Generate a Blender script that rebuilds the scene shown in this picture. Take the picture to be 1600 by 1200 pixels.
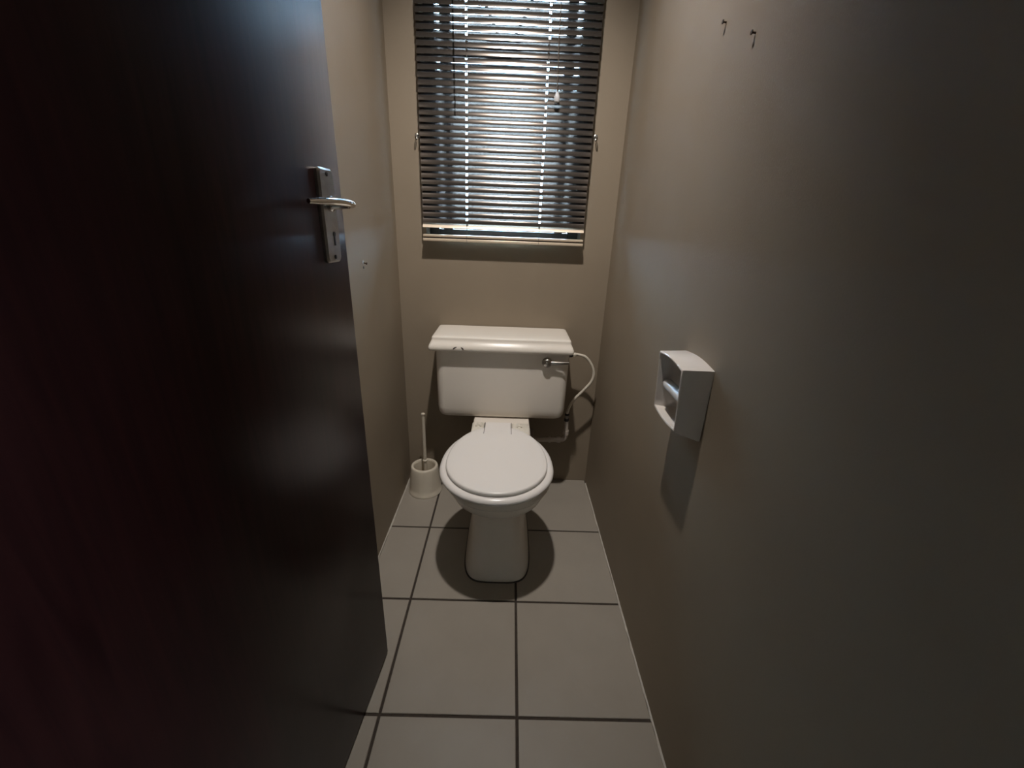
import bpy, bmesh, math, random
from mathutils import Vector, Matrix

random.seed(4)
for o in list(bpy.data.objects):
    bpy.data.objects.remove(o, do_unlink=True)
scene = bpy.context.scene
COL = scene.collection

# ------------------------------------------------------------------ camera
cam_data = bpy.data.cameras.new('camera')
cam_data.sensor_fit = 'HORIZONTAL'
cam_data.sensor_width = 36.0
cam_data.lens = 651.69 / 1600 * 36.0
cam_data.clip_start = 0.01
cam = bpy.data.objects.new('camera', cam_data)
COL.objects.link(cam)
YAW, PIT, ROL = -0.013366, -0.369321, -0.037824
Rc = Matrix.Rotation(YAW, 3, 'Z') @ Matrix.Rotation(PIT, 3, 'X') @ Matrix.Rotation(ROL, 3, 'Y')
Mb = Rc @ Matrix(((1, 0, 0), (0, 0, -1), (0, 1, 0)))
cam.matrix_world = Matrix.Translation((0.28175, -0.65276, 1.12115)) @ Mb.to_4x4()
scene.camera = cam

# ------------------------------------------------------------------ world, view
world = bpy.data.worlds.new('world')
scene.world = world
world.use_nodes = True
wn = world.node_tree.nodes
wl = world.node_tree.links
wn.clear()
wout = wn.new('ShaderNodeOutputWorld')
wbg = wn.new('ShaderNodeBackground')
# bright hazy blue sky, a little brighter overhead, dull ground below the horizon
SKY_ZENITH = 58.0
wtc = wn.new('ShaderNodeTexCoord')
wsep = wn.new('ShaderNodeSeparateXYZ')
wl.new(wtc.outputs['Generated'], wsep.inputs[0])
wmul = wn.new('ShaderNodeMath'); wmul.operation = 'MULTIPLY_ADD'
wmul.inputs[1].default_value = 0.2
wmul.inputs[2].default_value = 0.8
wl.new(wsep.outputs['Z'], wmul.inputs[0])
wstr = wn.new('ShaderNodeMath'); wstr.operation = 'MULTIPLY'
wstr.inputs[1].default_value = SKY_ZENITH
wl.new(wmul.outputs[0], wstr.inputs[0])
wup = wn.new('ShaderNodeMath'); wup.operation = 'GREATER_THAN'
wup.inputs[1].default_value = 0.0
wl.new(wsep.outputs['Z'], wup.inputs[0])
wsky = wn.new('ShaderNodeBackground')
wsky.inputs['Color'].default_value = (0.52, 0.74, 1.0, 1)
wl.new(wstr.outputs[0], wsky.inputs['Strength'])
wbg.inputs['Color'].default_value = (0.30, 0.27, 0.22, 1)
wbg.inputs['Strength'].default_value = 0.25
wmix = wn.new('ShaderNodeMixShader')
wl.new(wup.outputs[0], wmix.inputs[0])
wl.new(wbg.outputs[0], wmix.inputs[1])
wl.new(wsky.outputs[0], wmix.inputs[2])
wl.new(wmix.outputs[0], wout.inputs['Surface'])

vs = scene.view_settings
vs.view_transform = 'Standard'
vs.look = 'None'
vs.gamma = 1.0
vs.use_curve_mapping = False
vs.exposure = 0.0

LAMP_POWER = 96.0
LAMP_COL = (1.0, 0.93, 0.87)
LAMP_POS = Vector((0.25, 0.17, 2.36))
LAMP_AIM = Vector((0.26, 0.95, 0.40))
LAMP_CONE = math.radians(90)

# ------------------------------------------------------------------ materials
def mat(name, color, rough=0.5, metal=0.0, spec=0.5, noise=None, bump=None, coat=0.0):
    """noise = (scale, amount) colour mottling, bump = (scale, strength, distance)"""
    m = bpy.data.materials.new(name)
    m.use_nodes = True
    nt = m.node_tree
    b = nt.nodes['Principled BSDF']
    b.inputs['Base Color'].default_value = (*color, 1)
    b.inputs['Roughness'].default_value = rough
    b.inputs['Metallic'].default_value = metal
    b.inputs['Specular IOR Level'].default_value = spec
    b.inputs['Coat Weight'].default_value = coat
    b.inputs['Coat Roughness'].default_value = 0.12
    tc = nt.nodes.new('ShaderNodeTexCoord')
    if noise:
        n = nt.nodes.new('ShaderNodeTexNoise')
        n.inputs['Scale'].default_value = noise[0]
        n.inputs['Detail'].default_value = 5
        nt.links.new(tc.outputs['Object'], n.inputs['Vector'])
        r = nt.nodes.new('ShaderNodeValToRGB')
        a = noise[1]
        r.color_ramp.elements[0].position = 0.3
        r.color_ramp.elements[1].position = 0.7
        r.color_ramp.elements[0].color = (*[c * (1 - a) for c in color], 1)
        r.color_ramp.elements[1].color = (*[min(1, c * (1 + a)) for c in color], 1)
        nt.links.new(n.outputs['Fac'], r.inputs['Fac'])
        nt.links.new(r.outputs['Color'], b.inputs['Base Color'])
    if bump:
        n2 = nt.nodes.new('ShaderNodeTexNoise')
        n2.inputs['Scale'].default_value = bump[0]
        n2.inputs['Detail'].default_value = 3
        nt.links.new(tc.outputs['Object'], n2.inputs['Vector'])
        bp = nt.nodes.new('ShaderNodeBump')
        bp.inputs['Strength'].default_value = bump[1]
        bp.inputs['Distance'].default_value = bump[2]
        nt.links.new(n2.outputs['Fac'], bp.inputs['Height'])
        nt.links.new(bp.outputs['Normal'], b.inputs['Normal'])
    return m

M_WALL = mat('taupe_satin_paint', (0.250, 0.203, 0.148), 0.6, spec=0.3, noise=(6, 0.03), bump=(260, 0.25, 0.0006))
M_CEIL = mat('ceiling_paint', (0.6, 0.57, 0.52), 0.8, noise=(4, 0.02), bump=(200, 0.2, 0.0005))
M_HALL = mat('hall_paint', (0.58, 0.47, 0.35), 0.7, noise=(4, 0.03))
M_TILE = mat('greige_ceramic_tile', (0.300, 0.270, 0.228), 0.36, spec=0.5, noise=(9, 0.035), bump=(60, 0.08, 0.0006))
M_GROUT = mat('dark_grout', (0.040, 0.030, 0.022), 0.9, noise=(80, 0.25), bump=(300, 0.5, 0.001))
M_CAULK = mat('pale_filler', (0.42, 0.39, 0.34), 0.6, noise=(40, 0.15))
M_CHINA = mat('white_glazed_china', (0.72, 0.67, 0.60), 0.25, spec=0.22, noise=(5, 0.012))
M_SEAT = mat('white_seat_plastic', (0.76, 0.73, 0.70), 0.22, spec=0.5, noise=(5, 0.01))
M_HINGE = mat('cream_hinge_plastic', (0.66, 0.62, 0.54), 0.3, noise=(30, 0.05))
M_CREAM = mat('cream_plastic', (0.62, 0.56, 0.46), 0.35, noise=(14, 0.04))
M_HOLDER = mat('white_glazed_holder', (0.66, 0.61, 0.56), 0.15, noise=(20, 0.02), coat=0.3)
M_ROLLER = mat('pale_roller_plastic', (0.6, 0.6, 0.6), 0.25, noise=(30, 0.03))
M_CHROME = mat('chrome', (0.62, 0.60, 0.57), 0.12, metal=1.0, noise=(60, 0.04))
M_STEEL = mat('brushed_steel', (0.36, 0.34, 0.31), 0.28, metal=1.0, noise=(90, 0.08))
M_DARK = mat('black_rubber_and_groove_shade', (0.012, 0.011, 0.010), 0.6, noise=(60, 0.2))
M_SEAL = mat('dark_sealant', (0.05, 0.042, 0.034), 0.8, noise=(70, 0.3))
M_CHIP_SHADE = mat('chipped_glaze_and_groove_shade', (0.05, 0.042, 0.035), 0.8, noise=(150, 0.4))
M_PIPE = mat('grey_painted_pipe', (0.50, 0.44, 0.39), 0.45, noise=(40, 0.08))
M_HOSE = mat('white_hose', (0.62, 0.57, 0.48), 0.4, noise=(60, 0.05))
M_SLAT = mat('bronze_lacquered_aluminium', (0.160, 0.141, 0.126), 0.155, metal=0.82, spec=0.5, noise=(25, 0.03))
M_RAIL = mat('champagne_rail_and_lit_slat', (0.74, 0.62, 0.48), 0.3, metal=0.3, noise=(25, 0.03))
M_CORD = mat('brown_cord', (0.09, 0.07, 0.055), 0.8, noise=(200, 0.2))
M_FRAME = mat('dark_window_frame', (0.06, 0.048, 0.04), 0.45, noise=(30, 0.1))
M_BAR = mat('black_iron_bar', (0.03, 0.03, 0.03), 0.5, metal=0.3, noise=(50, 0.1))
M_RUST = mat('rusty_nail', (0.045, 0.028, 0.016), 0.7, metal=0.3, noise=(90, 0.3))
M_PLUG = mat('grey_wall_plug', (0.30, 0.30, 0.29), 0.6, noise=(90, 0.2))
M_KNOB = mat('clear_plastic_knob', (0.55, 0.56, 0.58), 0.08, spec=0.8, noise=(40, 0.05))
M_LAMP = mat('lamp_white_metal', (0.55, 0.55, 0.54), 0.4, noise=(20, 0.02))


def door_material():
    m = bpy.data.materials.new('mahogany_varnish')
    m.use_nodes = True
    nt = m.node_tree
    b = nt.nodes['Principled BSDF']
    tc = nt.nodes.new('ShaderNodeTexCoord')
    mp = nt.nodes.new('ShaderNodeMapping')
    mp.inputs['Scale'].default_value = (14, 14, 0.9)
    n = nt.nodes.new('ShaderNodeTexNoise')
    n.inputs['Scale'].default_value = 6
    n.inputs['Detail'].default_value = 8
    n.inputs['Distortion'].default_value = 0.6
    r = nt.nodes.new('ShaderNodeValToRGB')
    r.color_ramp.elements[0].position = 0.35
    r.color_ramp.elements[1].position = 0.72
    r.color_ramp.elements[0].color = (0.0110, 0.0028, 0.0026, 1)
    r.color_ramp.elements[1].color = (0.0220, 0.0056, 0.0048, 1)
    nt.links.new(tc.outputs['Object'], mp.inputs['Vector'])
    nt.links.new(mp.outputs[0], n.inputs['Vector'])
    nt.links.new(n.outputs['Fac'], r.inputs['Fac'])
    nt.links.new(r.outputs['Color'], b.inputs['Base Color'])
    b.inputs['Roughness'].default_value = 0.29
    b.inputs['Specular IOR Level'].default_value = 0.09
    bp = nt.nodes.new('ShaderNodeBump')
    bp.inputs['Strength'].default_value = 0.06
    bp.inputs['Distance'].default_value = 0.001
    nt.links.new(n.outputs['Fac'], bp.inputs['Height'])
    nt.links.new(bp.outputs['Normal'], b.inputs['Normal'])
    return m


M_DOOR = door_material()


def glass_material(name, tint, gloss_rough):
    m = bpy.data.materials.new(name)
    m.use_nodes = True
    nt = m.node_tree
    nt.nodes.clear()
    out = nt.nodes.new('ShaderNodeOutputMaterial')
    tr = nt.nodes.new('ShaderNodeBsdfTransparent')
    tr.inputs['Color'].default_value = (*tint, 1)
    gl = nt.nodes.new('ShaderNodeBsdfGlossy')
    gl.inputs['Roughness'].default_value = gloss_rough
    fr = nt.nodes.new('ShaderNodeFresnel')
    fr.inputs['IOR'].default_value = 1.5
    mx = nt.nodes.new('ShaderNodeMixShader')
    nt.links.new(fr.outputs[0], mx.inputs['Fac'])
    nt.links.new(tr.outputs[0], mx.inputs[1])
    nt.links.new(gl.outputs[0], mx.inputs[2])
    nt.links.new(mx.outputs[0], out.inputs['Surface'])
    return m


M_GLASS = glass_material('window_glass', (0.92, 0.96, 0.97), 0.02)
M_CLEAR = glass_material('clear_acrylic', (0.62, 0.62, 0.60), 0.05)


def emit_material(name, col, strength):
    m = bpy.data.materials.new(name)
    m.use_nodes = True
    nt = m.node_tree
    nt.nodes.clear()
    out = nt.nodes.new('ShaderNodeOutputMaterial')
    e = nt.nodes.new('ShaderNodeEmission')
    e.inputs['Color'].default_value = (*col, 1)
    e.inputs['Strength'].default_value = strength
    nt.links.new(e.outputs[0], out.inputs['Surface'])
    return m


# ------------------------------------------------------------------ helpers
def link(name, bm, m, parent=None, smooth=True, angle=40):
    bmesh.ops.recalc_face_normals(bm, faces=bm.faces[:])
    me = bpy.data.meshes.new(name)
    bm.to_mesh(me)
    bm.free()
    if m:
        me.materials.append(m)
    if smooth:
        me.polygons.foreach_set('use_smooth', [True] * len(me.polygons))
        me.set_sharp_from_angle(angle=math.radians(angle))
    o = bpy.data.objects.new(name, me)
    COL.objects.link(o)
    if parent:
        o.parent = parent
    return o


def tag(o, label=None, cat=None, group=None, kind=None):
    if label: o['label'] = label
    if cat: o['category'] = cat
    if group: o['group'] = group
    if kind: o['kind'] = kind
    return o


def thing(name, label, cat, loc=(0, 0, 0), rz=0.0, group=None):
    o = bpy.data.objects.new(name, None)
    o.empty_display_size = 0.05
    COL.objects.link(o)
    o.location = loc
    o.rotation_euler = (0, 0, rz)
    return tag(o, label, cat, group)


def add_box(bm, x0, x1, y0, y1, z0, z1, bev=0.0, seg=2):
    t = bmesh.new()
    bmesh.ops.create_cube(t, size=1.0)
    for v in t.verts:
        v.co = Vector(((x0 + x1) / 2 + v.co.x * (x1 - x0), (y0 + y1) / 2 + v.co.y * (y1 - y0), (z0 + z1) / 2 + v.co.z * (z1 - z0)))
    if bev > 0:
        bmesh.ops.bevel(t, geom=t.edges[:], offset=bev, segments=seg, profile=0.5, affect='EDGES')
    merge(bm, t)
    return bm


def merge(bm, t, mtx=None):
    mp = {}
    for v in t.verts:
        mp[v] = bm.verts.new(mtx @ v.co if mtx else v.co)
    for f in t.faces:
        try:
            bm.faces.new([mp[v] for v in f.verts])
        except ValueError:
            pass
    t.free()


def box(*a, **k):
    return add_box(bmesh.new(), *a, **k)


def add_loft(bm, rings, cap0=True, cap1=True):
    vr = [[bm.verts.new(p) for p in r] for r in rings]
    n = len(vr[0])
    for a, b in zip(vr, vr[1:]):
        for i in range(n):
            bm.faces.new((a[i], a[(i + 1) % n], b[(i + 1) % n], b[i]))
    if cap0: bm.faces.new(vr[0][::-1])
    if cap1: bm.faces.new(vr[-1])
    return bm


def catmull(pts, n=8):
    pts = [Vector(p) for p in pts]
    P = [2 * pts[0] - pts[1]] + pts + [2 * pts[-1] - pts[-2]]
    out = []
    for i in range(1, len(P) - 2):
        for k in range(n):
            t = k / n
            p0, p1, p2, p3 = P[i - 1], P[i], P[i + 1], P[i + 2]
            out.append(0.5 * ((2 * p1) + (-p0 + p2) * t + (2 * p0 - 5 * p1 + 4 * p2 - p3) * t * t + (-p0 + 3 * p1 - 3 * p2 + p3) * t ** 3))
    out.append(pts[-1])
    return out


def add_tube(bm, pts, rad, n=12, cap=True):
    pts = [Vector(p) for p in pts]
    rad = rad if isinstance(rad, (list, tuple)) else [rad] * len(pts)
    rings = []
    prev = None
    for i, p in enumerate(pts):
        d = (pts[min(i + 1, len(pts) - 1)] - pts[max(i - 1, 0)]).normalized()
        if prev is None:
            u = d.cross(Vector((0, 0, 1)))
            if u.length < 1e-3: u = d.cross(Vector((1, 0, 0)))
            u.normalize()
        else:
            u = (prev - d * prev.dot(d)).normalized()
        prev = u
        w = d.cross(u)
        rings.append([p + (u * math.cos(2 * math.pi * k / n) + w * math.sin(2 * math.pi * k / n)) * rad[i] for k in range(n)])
    return add_loft(bm, rings, cap, cap)


def add_lathe(bm, prof, origin=(0, 0, 0), n=40, axis='Z', cap0=True, cap1=True):
    o = Vector(origin)
    rings = []
    for r, h in prof:
        ring = []
        for k in range(n):
            a = 2 * math.pi * k / n
            c, s = r * math.cos(a), r * math.sin(a)
            if axis == 'Z': v = Vector((c, s, h))
            elif axis == 'Y': v = Vector((c, h, s))
            else: v = Vector((h, c, s))
            ring.append(o + v)
        rings.append(ring)
    return add_loft(bm, rings, cap0, cap1)


def sup(z, xc, hw, yf, yb, yc, n=2.0, nb=None, N=64, zb=None):
    """superellipse ring: front half exponent n, back half exponent nb"""
    nb = nb or n
    out = []
    for k in range(N):
        a = 2 * math.pi * k / N
        c, s = math.cos(a), math.sin(a)
        e = n if s < 0 else nb
        x = hw * math.copysign(abs(c) ** (2 / e), c)
        y = (yb - yc if s >= 0 else yc - yf) * math.copysign(abs(s) ** (2 / e), s)
        zz = z if zb is None else z + (zb - z) * max(0, s)
        out.append(Vector((xc + x, yc + y, zz)))
    return out


def rrect(z, x0, x1, y0, y1, r, seg=6):
    out = []
    for cx, cy, a0 in ((x1 - r, y1 - r, 0), (x0 + r, y1 - r, 90), (x0 + r, y0 + r, 180), (x1 - r, y0 + r, 270)):
        for k in range(seg + 1):
            a = math.radians(a0 + 90 * k / seg)
            out.append(Vector((cx + r * math.cos(a), cy + r * math.sin(a), z)))
    return out


def struct(name, bm, m, label, cat, parent=None, smooth=False):
    o = link(name, bm, m, parent, smooth=smooth)
    return tag(o, label, cat, kind='structure')


# ------------------------------------------------------------------ dimensions
XL, XR, YB = -0.1538, 0.6651, 1.0200       # side walls, back wall
YF = -0.600                                # inner face of the door wall
YH0 = -0.74                                # hall face of the door wall
ZC = 2.55
T = 0.333                                  # tile pitch
WX0, WX1, WZ0, WZ1 = -0.040, 0.541, 1.058, 2.06   # window opening

# ------------------------------------------------------------------ setting
struct('wall_left', box(XL - 0.12, XL, YH0, YB + 0.22, -0.05, ZC), M_WALL, 'taupe painted side wall behind the open brown door', 'wall')
struct('wall_right', box(XR, XR + 0.12, YH0, YB + 0.22, -0.05, ZC), M_WALL, 'long taupe painted side wall with white roll holder', 'wall')
bm = bmesh.new()
add_box(bm, XL, WX0, YB, YB + 0.22, -0.05, ZC)
add_box(bm, WX1, XR, YB, YB + 0.22, -0.05, ZC)
add_box(bm, WX0, WX1, YB, YB + 0.22, -0.05, WZ0)
add_box(bm, WX0, WX1, YB, YB + 0.22, WZ1, ZC)
struct('wall_back', bm, M_WALL, 'taupe painted end wall behind toilet and window', 'wall')
DX0, DX1, DZ = -0.085, 0.640, 2.045
bm = bmesh.new()
add_box(bm, XL, DX0, YH0, YF, -0.05, ZC)
add_box(bm, DX1, XR, YH0, YF, -0.05, ZC)
add_box(bm, DX0, DX1, YH0, YF, DZ, ZC)
struct('wall_front', bm, M_WALL, 'taupe painted wall around the doorway', 'wall')
struct('ceiling', box(XL - 0.12, XR + 0.12, YH0, YB + 0.22, ZC, ZC + 0.08), M_CEIL, 'plain off-white ceiling over the toilet room', 'ceiling')

# hall behind the doorway, seen by nothing but the light
HX0, HX1, HY = -0.9, 1.7, -2.0
bm = bmesh.new()
add_box(bm, HX0, HX1, HY - 0.1, HY, -0.05, ZC)
struct('wall_hall', bm, M_HALL, 'plain hall wall facing the doorway', 'wall')
struct('wall_hall_left', box(HX0 - 0.1, HX0, HY, YH0, -0.05, ZC), M_HALL, 'end wall of the hall outside the doorway', 'wall')
bm = bmesh.new()
add_box(bm, HX1, HX1 + 0.1, HY, YH0, -0.05, 1.0)
add_box(bm, HX1, HX1 + 0.1, HY, YH0, 1.9, ZC)
add_box(bm, HX1, HX1 + 0.1, HY, -1.66, 1.0, 1.9)  # opening left here is added, lets fill daylight through the doorway
add_box(bm, HX1, HX1 + 0.1, -1.14, YH0, 1.0, 1.9)
struct('wall_hall_right', bm, M_HALL, 'unseen hall end wall with an opening added for fill light', 'wall')
bm = bmesh.new()
add_box(bm, HX0, XL - 0.12, YH0, YH0 + 0.1, -0.05, ZC)
add_box(bm, XR + 0.12, HX1, YH0, YH0 + 0.1, -0.05, ZC)
struct('wall_hall_front', bm, M_HALL, 'hall wall on both sides of the toilet room', 'wall')
struct('ceiling_hall', box(HX0 - 0.1, HX1 + 0.1, HY - 0.1, YH0, ZC, ZC + 0.08), M_CEIL, 'plain ceiling over the hall', 'ceiling')

# floor: grout bed, each tile its own piece
floor = struct('floor', box(HX0 - 0.1, HX1 + 0.1, HY - 0.1, YB + 0.01, -0.06, -0.0035), M_GROUT, 'greige ceramic tile floor with dark grout lines', 'floor')
GR = 0.0036
xs = [XL + 0.001, 0.0, T, XR - 0.001]
ys = [YH0, -2 * T, -T, 0.0, T, 2 * T, YB - 0.001]
cache = {}
def tile_mesh(w, d):
    key = (round(w, 4), round(d, 4))
    if key not in cache:
        b = bmesh.new()
        c = 0.0014
        lo = [(-w / 2, -d / 2), (w / 2, -d / 2), (w / 2, d / 2), (-w / 2, d / 2)]
        r0 = [Vector((x, y, -0.0045)) for x, y in lo]
        r1 = [Vector((x, y, -0.0012)) for x, y in lo]
        r2 = [Vector((x - math.copysign(c, x), y - math.copysign(c, y), 0.0)) for x, y in lo]
        add_loft(b, [r0, r1, r2], False, True)
        o = link('tile', b, M_TILE, floor, smooth=False)
        cache[key] = o.data
        return o
    o = bpy.data.objects.new('tile', cache[key])
    COL.objects.link(o)
    o.parent = floor
    return o
for i in range(len(xs) - 1):
    for j in range(len(ys) - 1):
        x0 = xs[i] + (GR if i else 0.003); x1 = xs[i + 1] - (GR if i < len(xs) - 2 else 0.003)
        y0 = ys[j] + GR; y1 = ys[j + 1] - (GR if j < len(ys) - 2 else 0.001)
        t = tile_mesh(x1 - x0, y1 - y0)
        t.location = ((x0 + x1) / 2, (y0 + y1) / 2, random.uniform(-0.0004, 0.0002))
        t.rotation_euler = (random.uniform(-.0008, .0008), random.uniform(-.0008, .0008), 0)
# filler lines where the tiles meet the side walls (slightly wavering)
for nm, x, sgn, lab in (('trim_1', XL, 1, 'pale filler line along the floor under the door-side wall'), ('trim_2', XR, -1, 'pale filler line along the floor under the roll holder wall')):
    bm = bmesh.new()
    ring = []
    yv = YF + 0.005
    while yv < YB - 0.004:
        w = 0.0042 + random.uniform(-0.0012, 0.0016)
        h = 0.0022 + random.uniform(-0.0005, 0.0008)
        ring.append([Vector((x, yv, -0.003)), Vector((x + sgn * w, yv, -0.003)), Vector((x + sgn * w, yv, 0.0008)), Vector((x, yv, h))])
        yv += 0.03
    add_loft(bm, ring)
    struct(nm, bm, M_CAULK, lab, 'filler line')

# window: outer frame, casement bars, transom, panes, fastener, iron guard
YW = YB + 0.075
win = bpy.data.objects.new('window_1', None)
COL.objects.link(win)
tag(win, 'small window with dark frame behind the blind', 'window', kind='structure')
bm = bmesh.new()
add_box(bm, WX0, -0.003, YW, YW + 0.045, WZ0, WZ1, 0.002, 1)
add_box(bm, 0.500, WX1, YW, YW + 0.045, WZ0, WZ1, 0.002, 1)
add_box(bm, -0.003, 0.500, YW, YW + 0.045, WZ0, WZ0 + 0.03, 0.002, 1)
add_box(bm, -0.003, 0.500, YW, YW + 0.045, WZ1 - 0.02, WZ1, 0.002, 1)
link('window_frame', bm, M_FRAME, win, smooth=False)
for x0, x1 in ((0.0128, 0.0496), (0.4475, 0.482)):
    link('casement_stile', box(x0, x1, YW + 0.005, YW + 0.04, WZ0 + 0.03, WZ1 - 0.02, 0.002, 1), M_FRAME, win, smooth=False)
link('transom_bar', box(-0.003, 0.500, YW + 0.004, YW + 0.041, 1.655, 1.700, 0.002, 1), M_FRAME, win, smooth=False)
link('casement_fastener', box(0.172, 0.292, YW - 0.012, YW + 0.004, 1.690, 1.716, 0.004, 2), M_BAR, win)
for z0, z1 in ((WZ0 + 0.03, 1.655), (1.700, WZ1 - 0.02)):
    for x0, x1 in ((-0.003, 0.0128), (0.0496, 0.4475), (0.482, 0.500)):
        link('pane', box(x0, x1, YW + 0.020, YW + 0.024, z0, z1), M_GLASS, win, smooth=False)
sill = link('window_sill', box(WX0 + .001, WX1 - .001, YB + 0.004, YW, WZ0 + 0.0, WZ0 + 0.008, 0.003, 1), M_FRAME, win, smooth=False)
guard = thing('burglar_guard', 'black iron burglar guard outside the window', 'burglar guard', (0.24, YB + 0.18, WZ0))
for sx in (-1, 1):
    bm = bmesh.new()
    add_tube(bm, [(sx * 0.012, 0, 0.655), (sx * 0.16, 0, 0.93)], 0.006, 8)
    link('bar', bm, M_BAR, guard)
for zz in (0.655, 0.93):
    bm = bmesh.new()
    add_tube(bm, [(-0.262, 0, zz), (0.280, 0, zz)], 0.006, 8)
    link('bar', bm, M_BAR, guard)



# ------------------------------------------------------------------ door
EDGE = Vector((-0.0212, 0.1543, 0))
DV = Vector((0.07672, 0.99705, 0)).normalized()
DW = 0.745
hinge = EDGE - DV * DW
# local frame: +x along the leaf towards the free edge, +y away from the room centre, room face at y=0
door = bpy.data.objects.new('door_1', None)
COL.objects.link(door)
door.location = hinge
door.rotation_euler = (0, 0, math.atan2(DV.y, DV.x))
tag(door, 'dark mahogany flush door standing open into the room', 'door', kind='structure')
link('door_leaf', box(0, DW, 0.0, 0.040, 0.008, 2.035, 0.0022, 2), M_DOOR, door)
for hz in (0.25, 1.0, 1.78):
    bm = bmesh.new()
    add_tube(bm, [(-0.004, 0.0, hz), (-0.004, 0.0, hz + 0.10)], 0.006, 12)
    link('hinge', bm, M_STEEL, door)
# latch plate on the free edge
link('latch_plate', box(DW - 0.0005, DW + 0.0012, 0.009, 0.031, 0.99, 1.20, 0.0004, 1), M_STEEL, door)
# handle: local +y is behind the door, room side is -y
hx = DW - 0.062
plate_bm = bmesh.new()
pr = []
for yy, ins in ((0.0, 0.0), (-0.0045, 0.0), (-0.0075, 0.0032)):
    ring = []
    for p in rrect(0, -0.0245 + ins, 0.0245 - ins, 1.0465 + ins, 1.192 - ins, 0.007, 4):
        ring.append(Vector((hx + p.x, yy, p.y)))
    pr.append(ring)
add_loft(plate_bm, pr)
plate = link('lock_plate', plate_bm, M_STEEL, door, angle=25)
bm = bmesh.new()
add_lathe(bm, [(0.012, -0.0070), (0.012, -0.012), (0.0085, -0.016), (0.0065, -0.040)], (hx, 0, 1.139), 24, 'Y')
path = catmull([(hx + 0.002, -0.034, 1.139), (hx - 0.004, -0.047, 1.1395), (hx - 0.026, -0.052, 1.1405), (hx - 0.06, -0.052, 1.141), (hx - 0.10, -0.050, 1.140), (hx - 0.132, -0.044, 1.1385)], 8)
n = len(path)
add_tube(bm, path, [0.0062 - 0.0008 * (i / (n - 1)) - 0.0022 * max(0, (i / (n - 1) - 0.7) / 0.3) for i in range(n)], 16)
lever = link('lever_handle', bm, M_CHROME, door)
lever['label'] = 'shiny chrome lever handle'
bm = bmesh.new()
add_lathe(bm, [(0.0042, -0.0070), (0.0042, -0.0082)], (hx + 0.004, 0, 1.092), 16, 'Y')
add_box(bm, hx + 0.0018, hx + 0.0062, -0.0082, -0.0070, 1.074, 1.092)
link('keyhole', bm, M_DARK, plate)
for zz in (1.183, 1.0555):
    bm = bmesh.new()
    add_lathe(bm, [(0.0034, -0.0070), (0.0034, -0.0086), (0.002, -0.0092)], (hx, 0, zz), 14, 'Y')
    link('screw', bm, M_DARK, plate)
# jamb of the doorway
bm = bmesh.new()
add_box(bm, DX0, DX0 + 0.014, YH0, YF + 0.004, 0.0, DZ)
add_box(bm, DX1 - 0.014, DX1, YH0, YF + 0.004, 0.0, DZ)
add_box(bm, DX0, DX1, YH0, YF + 0.004, DZ - 0.008, DZ)
struct('trim_3', bm, M_DOOR, 'dark wooden jamb around the doorway', 'door frame')

# ------------------------------------------------------------------ unseen ceiling lamp; spot head and beam added to dim the near walls
lamp = thing('ceiling_lamp_added_spot', 'unseen ceiling lamp with a spot beam added to dim the near walls', 'lamp', (LAMP_POS.x, LAMP_POS.y - 0.03, ZC))
bm = bmesh.new()
add_lathe(bm, [(0.05, 0.0), (0.05, -0.018), (0.042, -0.024)], n=32)
link('ceiling_rose', bm, M_LAMP, lamp)
bm = bmesh.new()
add_tube(bm, [(0, 0, -0.02), (0, 0, -0.09)], 0.007, 12)
link('stem', bm, M_STEEL, lamp)
aim = (LAMP_AIM - LAMP_POS).normalized()
q = aim.to_track_quat('-Z', 'Y').to_matrix().to_4x4()
bm = bmesh.new()
t = bmesh.new()
# an open cup, the light sits at its mouth
add_lathe(t, [(0.012, 0.085), (0.026, 0.07), (0.034, 0.012), (0.036, 0.006), (0.033, 0.006), (0.030, 0.014), (0.022, 0.06)], n=32, cap1=True)
merge(bm, t, Matrix.Translation(LAMP_POS - Vector(lamp.location)) @ q)
link('lamp_head', bm, M_LAMP, lamp)
bm = bmesh.new()
t = bmesh.new()
add_lathe(t, [(0.029, 0.016), (0.028, 0.020), (0.01, 0.024)], n=24)
merge(bm, t, Matrix.Translation(LAMP_POS - Vector(lamp.location)) @ q)
link('bulb', bm, emit_material('warm_bulb', LAMP_COL, 4.0), lamp)
sd = bpy.data.lights.new('spot_light', 'SPOT')
sd.energy = LAMP_POWER
sd.color = LAMP_COL
sd.spot_size = LAMP_CONE
sd.spot_blend = 1.0
sd.shadow_soft_size = 0.03
so = bpy.data.objects.new('spot_light', sd)
COL.objects.link(so)
so.matrix_world = Matrix.Translation(LAMP_POS + aim * 0.002) @ q

# ------------------------------------------------------------------ toilet
XC = 0.2645
toilet = thing('toilet', 'white close-coupled toilet with closed round seat lid', 'toilet', (0, 0, 0))
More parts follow.
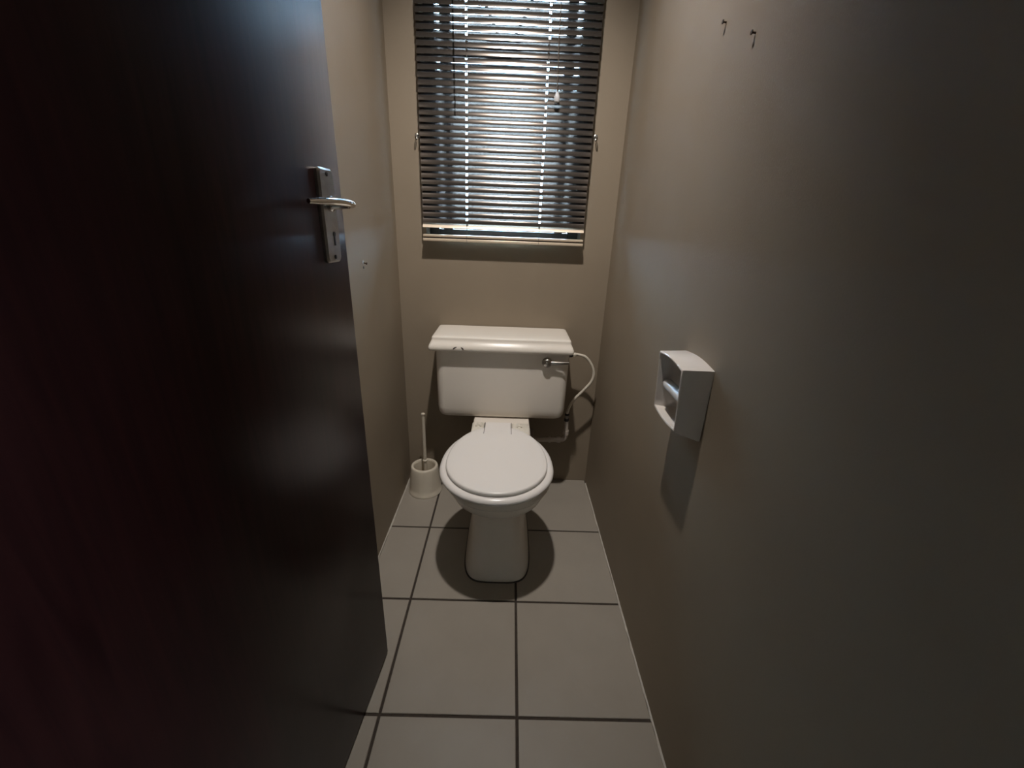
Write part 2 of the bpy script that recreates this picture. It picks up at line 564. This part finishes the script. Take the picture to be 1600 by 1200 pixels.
# pan: pedestal and bowl in one piece of china
R_ = [
    sup(0.000, 0.2675, 0.1115, 0.407, 0.80, 0.60, 4.2),
    sup(0.004, 0.2675, 0.1130, 0.405, 0.80, 0.60, 4.2),
    sup(0.020, 0.2675, 0.1120, 0.408, 0.80, 0.60, 4.0),
    sup(0.060, 0.2675, 0.1055, 0.419, 0.80, 0.60, 3.8),
    sup(0.120, 0.2672, 0.0960, 0.430, 0.80, 0.60, 3.6),
    sup(0.180, 0.2668, 0.0900, 0.440, 0.79, 0.60, 3.4),
    sup(0.225, 0.2660, 0.0860, 0.445, 0.78, 0.60, 3.2),
    sup(0.242, 0.2655, 0.0890, 0.440, 0.77, 0.59, 2.9),
    sup(0.258, 0.2652, 0.1080, 0.416, 0.76, 0.57, 2.5),
    sup(0.280, 0.2650, 0.1290, 0.382, 0.74, 0.55, 2.3),
    sup(0.305, 0.2648, 0.1470, 0.354, 0.72, 0.52, 2.2),
    sup(0.330, 0.2645, 0.1570, 0.337, 0.71, 0.51, 2.1),
    sup(0.346, 0.2645, 0.1600, 0.331, 0.70, 0.505, 2.1),
    sup(0.349, 0.2645, 0.1645, 0.325, 0.70, 0.503, 2.1),
    sup(0.356, 0.2645, 0.1680, 0.320, 0.70, 0.502, 2.1),
    sup(0.374, 0.2645, 0.1690, 0.319, 0.70, 0.502, 2.1),
    sup(0.380, 0.2645, 0.1620, 0.325, 0.70, 0.502, 2.1),
]
bm = bmesh.new()
add_loft(bm, R_)
add_loft(bm, [rrect(0.22, 0.185, 0.347, 0.62, 0.86, 0.03), rrect(0.33, 0.158, 0.373, 0.62, 0.93, 0.03), rrect(0.385, 0.155, 0.376, 0.60, 0.95, 0.025), rrect(0.3915, 0.159, 0.372, 0.604, 0.946, 0.022)])
pan = link('pan', bm, M_CHINA, toilet)
bm = bmesh.new()
add_loft(bm, [sup(0.0002, 0.2675, 0.1165, 0.4015, 0.803, 0.60, 4.2), sup(0.0018, 0.2675, 0.1155, 0.4025, 0.803, 0.60, 4.2), sup(0.0030, 0.2675, 0.1125, 0.406, 0.80, 0.60, 4.2)])
s = link('base_sealant', bm, M_SEAL, pan)  # thin dark ring round the foot of the pan
s['label'] = 'dark sealant line'
# seat ring
def seat_ring(z, grow, N=64):
    return sup(z, XC - 0.006, 0.1815 + grow, 0.3025 - grow, 0.738 + grow, 0.497, 2.05, 2.2, N)
bm = bmesh.new()
prof = [(-0.070, 0.382), (-0.010, 0.3815), (-0.003, 0.3835), (0.0, 0.389), (-0.0012, 0.3945), (-0.005, 0.3995), (-0.012, 0.4025), (-0.024, 0.4035), (-0.050, 0.4030), (-0.066, 0.400), (-0.070, 0.395)]
rings = [seat_ring(z, g) for g, z in prof]
add_loft(bm, rings + [rings[0]], False, False)
bmesh.ops.remove_doubles(bm, verts=bm.verts[:], dist=1e-6)
seat = link('seat_ring', bm, M_SEAT, toilet, angle=60)
# lid, slightly domed, with its tongue running back to the hinges
def lid_ring(z, g):
    return sup(z, XC - 0.006, 0.160 + g, 0.318 - g, 0.732 + g, 0.493, 2.03, 2.1)
bm = bmesh.new()
add_loft(bm, [lid_ring(0.4048, -0.006), lid_ring(0.4048, -0.0015), lid_ring(0.4075, 0), lid_ring(0.4125, 0), lid_ring(0.4158, -0.0018), lid_ring(0.4172, -0.0055), lid_ring(0.4185, -0.02), lid_ring(0.4195, -0.05), lid_ring(0.4205, -0.09), lid_ring(0.4208, -0.125), lid_ring(0.4210, -0.15)])
lid = link('seat_lid', bm, M_SEAT, toilet, angle=50)
bm = bmesh.new()
add_loft(bm, [rrect(0.398, 0.207, 0.302, 0.660, 0.757, 0.004), rrect(0.4175, 0.207, 0.302, 0.660, 0.757, 0.004), rrect(0.4190, 0.2085, 0.3005, 0.6615, 0.7555, 0.003)])
link('lid_tongue', bm, M_SEAT, lid)
for gx in (0.2055, 0.3035):
    link('lid_groove_shade', box(gx - 0.0009, gx + 0.0009, 0.664, 0.755, 0.410, 0.4196), M_CHIP_SHADE, lid, smooth=False)  # dark strips put the shade of the lid grooves into colour
for x0, x1 in ((0.1585, 0.2035), (0.3055, 0.3715)):
    bm = bmesh.new()
    add_loft(bm, [rrect(0.3905, x0, x1, 0.672, 0.762, 0.008), rrect(0.4140, x0, x1, 0.672, 0.762, 0.008), rrect(0.4168, x0 + 0.003, x1 - 0.003, 0.675, 0.759, 0.006)])
    hp = link('hinge_block', bm, M_HINGE, toilet)
    xm = (x0 + x1) / 2 - (0.006 if x0 > 0.25 else -0.001)
    bm = bmesh.new()
    for sx in (-1, 1):
        add_box(bm, xm + sx * 0.008 - 0.0035, xm + sx * 0.008 + 0.0035, 0.722, 0.748, 0.414, 0.4215, 0.0015, 2)
    add_tube(bm, [(xm - 0.011, 0.734, 0.4185), (xm + 0.011, 0.734, 0.4185)], 0.0028, 10)
    link('hinge_pin', bm, M_HINGE, hp)

# cistern
cis_bm = bmesh.new()
cx0, cx1 = 0.0105, 0.5155
add_loft(cis_bm, [rrect(0.3920, cx0 + .030, cx1 - .030, 0.868, 1.010, 0.030),
                  rrect(0.3940, cx0 + .018, cx1 - .018, 0.856, 1.014, 0.030),
                  rrect(0.4000, cx0 + .009, cx1 - .009, 0.848, 1.016, 0.030),
                  rrect(0.4120, cx0 + .004, cx1 - .004, 0.843, 1.017, 0.030),
                  rrect(0.4350, cx0 + .001, cx1 - .001, 0.841, 1.017, 0.030),
                  rrect(0.5500, cx0, cx1, 0.839, 1.017, 0.030),
                  rrect(0.6760, cx0 - .001, cx1 + .001, 0.837, 1.017, 0.030)])
cis = link('cistern', cis_bm, M_CHINA, toilet, angle=60)
def lid_r(z, g, gf, r=0.009):
    return rrect(z, 0.004 - g, 0.511 + g, 0.833 - gf, 1.017, r)
bm = bmesh.new()
add_loft(bm, [lid_r(0.6740, 0.000, 0.010), lid_r(0.6725, 0.007, 0.015), lid_r(0.6735, 0.0105, 0.019), lid_r(0.6770, 0.0130, 0.0225), lid_r(0.6830, 0.0142, 0.0238), lid_r(0.6890, 0.0136, 0.0225),
              lid_r(0.6960, 0.0110, 0.0180), lid_r(0.7030, 0.0075, 0.0115), lid_r(0.7090, 0.0048, 0.0065), lid_r(0.7140, 0.0038, 0.0042), lid_r(0.7185, 0.0036, 0.0036),
              lid_r(0.7215, 0.0022, 0.0018), lid_r(0.7230, -0.0015, -0.003), lid_r(0.7236, -0.02, -0.03, 0.01)])
clid = link('cistern_lid', bm, M_CHINA, cis, angle=60)
# chipped arc on the lid's front
for a0, a1 in ((18, 62), (104, 160)):
    bm = bmesh.new()
    pts = []
    for k in range(9):
        a = math.radians(a0 + (a1 - a0) * k / 8)
        z = 0.6775 + 0.0140 * math.sin(a)
        pts.append((0.1005 + 0.0205 * math.cos(a), 0.8085 + max(0, z - 0.683) * 0.42, z))
    add_tube(bm, pts, [0.0010 + 0.0018 * math.sin(math.pi * k / 8) for k in range(9)], 6)
    c = link('chip_mark', bm, M_CHIP_SHADE, clid)
# flush lever
bm = bmesh.new()
add_lathe(bm, [(0.0175, 0.840), (0.0190, 0.836), (0.0190, 0.829), (0.0172, 0.822), (0.0125, 0.8175), (0.005, 0.8155)], (0.4300, 0, 0.6370), 28, 'Y')
path = catmull([(0.4300, 0.8235, 0.6370), (0.455, 0.821, 0.6375), (0.482, 0.819, 0.6385), (0.510, 0.8195, 0.6400)], 6)
n = len(path)
rings = []
for i, p in enumerate(path):
    f = i / (n - 1)
    h = 0.0085 - 0.0030 * f
    w = 0.0042 - 0.0016 * f
    rings.append([Vector((p.x, p.y + w * math.cos(a), p.z + h * math.sin(a))) for a in [2 * math.pi * k / 12 for k in range(12)]])
add_loft(bm, rings)
fl = link('flush_lever', bm, M_STEEL, cis)
fl['label'] = 'tarnished chrome flush lever'

# ------------------------------------------------------------------ water supply
sup_t = thing('water_supply', 'white flexible hose and grey pipe feeding the cistern', 'water pipe', (0.54, 0.94, 0.25))
LO = Vector(sup_t.location)
def L_(pts): return [Vector(p) - LO for p in pts]
bm = bmesh.new()
add_tube(bm, L_(catmull([(0.548, 0.93, 0.6425), (0.5594, 0.93, 0.6427), (0.5909, 0.93, 0.6335), (0.6171, 0.93, 0.6025), (0.6300, 0.93, 0.5680), (0.6245, 0.93, 0.5310), (0.5971, 0.932, 0.4907), (0.5688, 0.934, 0.4556), (0.5490, 0.936, 0.4201), (0.5405, 0.937, 0.3860), (0.5395, 0.938, 0.372)], 8)), 0.0056, 12)
link('hose', bm, M_HOSE, sup_t)
bm = bmesh.new()
add_lathe(bm, [(0.0105, 0.5152), (0.0105, 0.536), (0.007, 0.541)], (0 - LO.x, 0.93 - LO.y, 0.641 - LO.z), 6, 'X')
link('inlet_nut', bm, M_DARK, sup_t, smooth=False)
bm = bmesh.new()
add_lathe(bm, [(0.0068, 0.540), (0.0082, 0.543), (0.0082, 0.550), (0.006, 0.553)], (0 - LO.x, 0.93 - LO.y, 0.642 - LO.z), 14, 'X')
link('hose_ferrule', bm, M_HOSE, sup_t)
bm = bmesh.new()
add_lathe(bm, [(0.0095, 0.372), (0.0095, 0.378), (0.007, 0.381)], (0.5395 - LO.x, 0.938 - LO.y, -LO.z), 6)
add_lathe(bm, [(0.0098, 0.345), (0.0098, 0.358)], (0.5395 - LO.x, 0.938 - LO.y, -LO.z), 6)
link('coupling_nut', bm, M_DARK, sup_t, smooth=False)
bm = bmesh.new()
add_lathe(bm, [(0.0075, 0.358), (0.0075, 0.372)], (0.5395 - LO.x, 0.938 - LO.y, -LO.z), 16)
link('coupling', bm, M_STEEL, sup_t)
bm = bmesh.new()
add_tube(bm, L_(catmull([(0.5395, 0.938, 0.346), (0.5405, 0.938, 0.300), (0.5410, 0.938, 0.275), (0.535, 0.938, 0.2605), (0.520, 0.938, 0.2555), (0.49, 0.938, 0.2545), (0.44, 0.938, 0.2535), (0.42, 0.938, 0.2540), (0.404, 0.945, 0.2540), (0.398, 0.965, 0.2540), (0.398, 1.02, 0.2540)], 6)), 0.0098, 16)
link('pipe', bm, M_PIPE, sup_t)
bm = bmesh.new()
bm.free()
for a, b_ in (((0.5403, 0.938, 0.302), (0.5408, 0.938, 0.282)), ((0.520, 0.938, 0.2555), (0.505, 0.938, 0.2550)), ((0.478, 0.938, 0.2543), (0.470, 0.938, 0.2542))):
    bm = bmesh.new()
    add_tube(bm, L_([a, b_]), 0.0128, 16)
    link('elbow_collar', bm, M_PIPE, sup_t)

# ------------------------------------------------------------------ brush and holder
PC = Vector((-0.0640, 0.9110, 0))
pot = bmesh.new()
add_lathe(pot, [(0.0705, 0.0), (0.0725, 0.0015), (0.0722, 0.008), (0.0695, 0.012), (0.0685, 0.03), (0.0655, 0.07), (0.0610, 0.105), (0.0580, 0.120), (0.0560, 0.1255), (0.0530, 0.1275), (0.0480, 0.1270), (0.0450, 0.1235), (0.0440, 0.117), (0.047, 0.07), (0.050, 0.02), (0.046, 0.015)], n=48)
for v in pot.verts:   # faint facets on the flanks
    r = math.hypot(v.co.x, v.co.y)
    if r > 0.057 and 0.015 < v.co.z < 0.11:
        a = math.atan2(v.co.y, v.co.x)
        k = 1 - 0.016 * abs(math.sin(4 * a + 0.6))
        v.co.x *= k; v.co.y *= k
po = link('toilet_brush_holder', pot, M_CREAM)
po.location = PC
tag(po, 'round cream plastic brush pot on the floor beside toilet', 'brush holder')
brush = thing('toilet_brush', 'white toilet brush standing in the cream pot', 'toilet brush', PC + Vector((0, 0, 0.016)))
bm = bmesh.new()
hp = [(0.0035, 0.004, 0.060), (0.0025, 0.003, 0.122), (0.003, 0.001, 0.20), (0.0035, 0.0, 0.28), (0.004, -0.001, 0.347)]
add_tube(bm, hp, [0.0075, 0.0074, 0.0074, 0.0070, 0.0066], 14)
add_lathe(bm, [(0.004, 0.3455), (0.0072, 0.348), (0.0086, 0.352), (0.0076, 0.3570), (0.003, 0.3600)], (0.004, -0.001, 0), 16)
link('handle', bm, M_CREAM, brush)
bm = bmesh.new()
add_lathe(bm, [(0.0072, 0.128), (0.0105, 0.130), (0.0105, 0.1335), (0.0072, 0.136)], (0.0026, 0.003, 0), 16)
link('collar', bm, M_CREAM, brush)
bm = bmesh.new()
add_lathe(bm, [(0.010, 0.004), (0.030, 0.008), (0.036, 0.022), (0.036, 0.048), (0.028, 0.062), (0.009, 0.068)], (0.003, 0.003, 0), 26)
for v in bm.verts:
    a = math.atan2(v.co.y, v.co.x)
    r = math.hypot(v.co.x, v.co.y)
    if r > 0.02:
        k = 1 + 0.06 * math.sin(13 * a)
        v.co.x *= k; v.co.y *= k
link('bristles', bm, M_CREAM, brush)

# ------------------------------------------------------------------ roll holder on the right wall
HY0, HY1, HZ0, HZ1 = 0.0735, 0.2105, 0.7316, 0.8775
hold = thing('toilet_roll_holder', 'empty white ceramic toilet roll holder on the wall', 'roll holder', (XR, (HY0 + HY1) / 2, HZ0))
hw, hh = (HY1 - HY0) / 2, (HZ1 - HZ0)
def hring(dep_top, dep_bot, inset, narrow=0.0, lift=0.0, N=16):
    """outline in y,z with bowed top and bottom; depth leans from top to bottom"""
    pts = []
    y0, y1 = -hw + inset + narrow * 0.15, hw - inset - narrow
    z0, z1 = inset + lift, hh - inset
    for k in range(N + 1):      # bottom, near to far
        t = k / N
        pts.append((y0 + (y1 - y0) * t, z0 - 0.006 * math.sin(math.pi * t) + 0.0))
    for k in range(1, N // 2):
        t = k / (N // 2)
        pts.append((y1, z0 + (z1 - z0) * t))
    for k in range(N + 1):      # top, far to near
        t = k / N
        pts.append((y1 + (y0 - y1) * t, z1 + 0.006 * math.sin(math.pi * t)))
    for k in range(1, N // 2):
        t = k / (N // 2)
        pts.append((y0, z1 + (z0 - z1) * t))
    return [Vector((-(dep_bot + (dep_top - dep_bot) * (z / hh)), y, z)) for y, z in pts]
bm = bmesh.new()
add_loft(bm, [hring(0.0, 0.0, 0.0), hring(0.004, 0.004, 0.0), hring(0.0575, 0.049, 0.0, 0.008, 0.016), hring(0.060, 0.0515, 0.001, 0.009, 0.0175), hring(0.0605, 0.052, 0.0028, 0.009, 0.0175),
              hring(0.0590, 0.0505, 0.0050, 0.009, 0.0175), hring(0.030, 0.030, 0.009, 0.008, 0.012), hring(0.012, 0.012, 0.016, 0.006, 0.01), hring(0.008, 0.008, 0.026, 0.005, 0.008)], True, True)
link('holder_body', bm, M_HOLDER, hold, angle=55)
bm = bmesh.new()
yy0, yy1 = -hw + 0.007, hw - 0.016
add_tube(bm, [(-0.037, yy0, 0.078), (-0.037, yy0 + 0.010, 0.078)], 0.0075, 16)
add_tube(bm, [(-0.037, yy0 + 0.010, 0.078), (-0.037, yy0 + 0.012, 0.078), (-0.037, yy1 - 0.012, 0.078), (-0.037, yy1 - 0.010, 0.078)], [0.0095, 0.0115, 0.0115, 0.0095], 20)
add_tube(bm, [(-0.037, yy1 - 0.010, 0.078), (-0.037, yy1, 0.078)], 0.0075, 16)
r = link('roller', bm, M_ROLLER, hold)
r['label'] = 'pale spring roller bar'

# ------------------------------------------------------------------ venetian blind
BX0, BX1 = -0.0450, 0.5465
YP = YB - 0.030
PITCH = 0.0212
TILT = math.radians(64.5)
SW = 0.0265
blind = thing('venetian_blind', 'bronze aluminium venetian blind, half tilted, over the window', 'blind', (0, YP, 1.045))
HOLES = (0.1160, 0.3820)
def slat_mesh(tilt, holes=True):
    """curved strip, room edge down; local x = world x; origin at the slat centre"""
    bm = bmesh.new()
    xs_ = [BX0]
    if holes:
        for h in HOLES:
            xs_ += [h - 0.0030, h + 0.0030]
    xs_.append(BX1)
    NP = 8
    cs = [-SW / 2 + SW * k / NP for k in range(NP + 1)]
    arc = 0.0021
    th = 0.0003
    def pt(x, c, off):
        crown = arc * (1 - (2 * c / SW) ** 2)
        d = crown + off
        # c>0 towards window/up, c<0 towards room/down; crown bulges up and towards the room
        y = c * math.cos(tilt) - d * math.sin(tilt)
        z = c * math.sin(tilt) + d * math.cos(tilt)
        return Vector((x, y, z))
    top = [[bm.verts.new(pt(x, c, th / 2)) for c in cs] for x in xs_]
    bot = [[bm.verts.new(pt(x, c, -th / 2)) for c in cs] for x in xs_]
    for i in range(len(xs_) - 1):
        hole = holes and i % 2 == 1
        for k in range(NP):
            if hole and 3 <= k <= 5:
                continue
            bm.faces.new((top[i][k], top[i + 1][k], top[i + 1][k + 1], top[i][k + 1]))
            bm.faces.new((bot[i][k], bot[i][k + 1], bot[i + 1][k + 1], bot[i + 1][k]))
        for k in (0, NP):
            bm.faces.new((top[i][k], bot[i][k], bot[i + 1][k], top[i + 1][k]))
    for i in (0, len(xs_) - 1):
        for k in range(NP):
            bm.faces.new((top[i][k], top[i][k + 1], bot[i][k + 1], bot[i][k]))
    return bm
Z0 = 1.1035 - 1.045
first = link('slat', slat_mesh(math.radians(46)), M_RAIL, blind, angle=50)  # same slat as the rest; lamp-lit brightness is put into the paler colour
first['label'] = 'lowest slat with lamp light put into its colour'
first.location = (0, 0, Z0)
second = link('slat', slat_mesh(TILT), M_SLAT, blind, angle=50)
second.location = (0, 0, Z0 + 0.0185)
NS = 46
for k in range(1, NS):
    o = second.copy()
    COL.objects.link(o)
    o.parent = blind
    o.location = (random.uniform(-.0006, .0006), 0, Z0 + 0.0185 + PITCH * k)
    o.rotation_euler = (random.uniform(-0.012, 0.012), random.uniform(-0.0008, 0.0008), 0)
ZT = Z0 + 0.0185 + PITCH * NS
bm = bmesh.new()
add_box(bm, BX0 - 0.0005, BX1 + 0.0005, -0.0130, 0.0130, 0.0015, 0.0118, 0.0022, 3)
br = link('bottom_rail', bm, M_RAIL, blind)
link('rail_cap', box(BX0, BX1, -0.0125, 0.0125, 0.0162, 0.0250, 0.0022, 3), M_RAIL, br)
link('rail_groove_shade', box(BX0 + 0.001, BX1 - 0.001, -0.0085, 0.0085, 0.0110, 0.0170), M_DARK, br, smooth=False)  # black core stands in for the shade between the two rail bars
for h in HOLES:
    bm = bmesh.new()
    add_lathe(bm, [(0.004, 0.0005), (0.0055, 0.002), (0.0055, 0.004)], (h, 0, 0), 14)
    link('rail_plug', bm, M_CORD, br)
    bm = bmesh.new()
    for sy in (-1, 1):
        add_tube(bm, [(h, sy * 0.0135, 0.004), (h, sy * 0.0135, 0.03), (h, sy * 0.0105, Z0 + 0.02), (h, sy * 0.0105, ZT)], 0.0006, 6)
    add_tube(bm, [(h, 0.0, 0.01), (h, 0.0, ZT)], 0.0005, 6)
    link('ladder_cord', bm, M_CORD, blind)
link('head_rail', box(BX0, BX1, -0.0125, 0.0275, ZT - 0.002, ZT + 0.028, 0.002, 2), M_RAIL, blind)
bm = bmesh.new()
add_tube(bm, [(0.0765, -0.019, ZT), (0.0760, -0.0195, 0.70), (0.0800, -0.0200, 0.413)], 0.0022, 8)
w = link('tilt_wand', bm, M_CLEAR, blind)
w['label'] = 'thin clear tilt wand'
bm = bmesh.new()
add_tube(bm, catmull([(0.4095, -0.017, ZT), (0.4110, -0.019, 0.66), (0.4135, -0.021, 0.56), (0.4155, -0.022, 0.478)], 6), 0.0016, 8)
lc = link('lift_cord', bm, M_CORD, blind)
bm = bmesh.new()
add_lathe(bm, [(0.002, 0.480), (0.0045, 0.477), (0.0085, 0.468), (0.0098, 0.460), (0.0085, 0.452), (0.004, 0.449)], (0.4155, -0.022, 0), 20)
ta = link('tassel', bm, M_KNOB, lc)
ta['label'] = 'clear plastic cord knob'
for sx in (0.0, 0.5015):
    link('mounting_bracket', box(sx - 0.012 + 0.0, sx + 0.012, 0.0275, 0.030, ZT, ZT + 0.03), M_STEEL, blind, smooth=False)

# ------------------------------------------------------------------ hooks, nails, plug
def cup_hook(x, z, sgn, lab):
    t = thing('wall_hook', lab, 'hook', (x, YB, z), 0, 'hold-down hooks beside the blind')
    bm = bmesh.new()
    pts = [(0, 0, 0), (0, -0.012, 0.001)]
    for k in range(11):
        a = math.radians(90 - 27 * k)
        pts.append((sgn * 0.002 * k / 10, -0.020 - 0.0085 * math.sin(math.radians(27 * k)), -0.006 + 0.0085 * math.cos(math.radians(27 * k))))
    add_tube(bm, catmull(pts, 3), 0.0017, 8)
    link('hook', bm, M_STEEL, t)
    bm = bmesh.new()
    add_lathe(bm, [(0.0075, -0.0002), (0.0075, -0.003), (0.004, -0.0045)], (0, 0, 0), 16, 'Y')
    link('hook_plate', bm, M_STEEL, t)
cup_hook(-0.0610, 1.3920, 1, 'small metal cup hook left of the blind')
cup_hook(0.5640, 1.4090, -1, 'small metal cup hook right of the blind')
for (y, z, lab) in ((0.307, 1.4795, 'rusty nail in the side wall nearer the window'), (0.181, 1.4205, 'rusty nail in the side wall farther from the window')):
    bm = bmesh.new()
    add_tube(bm, [(0.004, 0, 0), (-0.006, 0, 0.0005)], 0.0016, 8)
    add_tube(bm, [(-0.006, 0, 0.0005), (-0.0075, 0, 0.0006)], 0.0036, 10)
    o = link('nail', bm, M_RUST)
    o.location = (XR, y, z)
    tag(o, lab, 'nail', 'nails in the side wall')
wp = thing('wall_screw', 'loose screw in a grey plug beside the open door', 'screw', (XL, 0.622, 0.994))
bm = bmesh.new()
add_lathe(bm, [(0.0055, 0.0002), (0.0055, 0.0016), (0.004, 0.0022)], (0, 0, 0.002), 14, 'X')
link('wall_plug', bm, M_PLUG, wp)
bm = bmesh.new()
add_tube(bm, [(-0.004, 0, 0.002), (0.010, 0, -0.001)], 0.0016, 8)
add_tube(bm, [(0.010, 0, -0.001), (0.0118, 0, -0.0013)], 0.0036, 12)
link('screw', bm, M_RUST, wp)
bm = bmesh.new()
add_lathe(bm, [(0.0040, 0.0001), (0.0040, 0.0009), (0.002, 0.0011)], (0, 0.002, -0.013), 12, 'X')
link('drilled_hole', bm, M_DARK, wp)
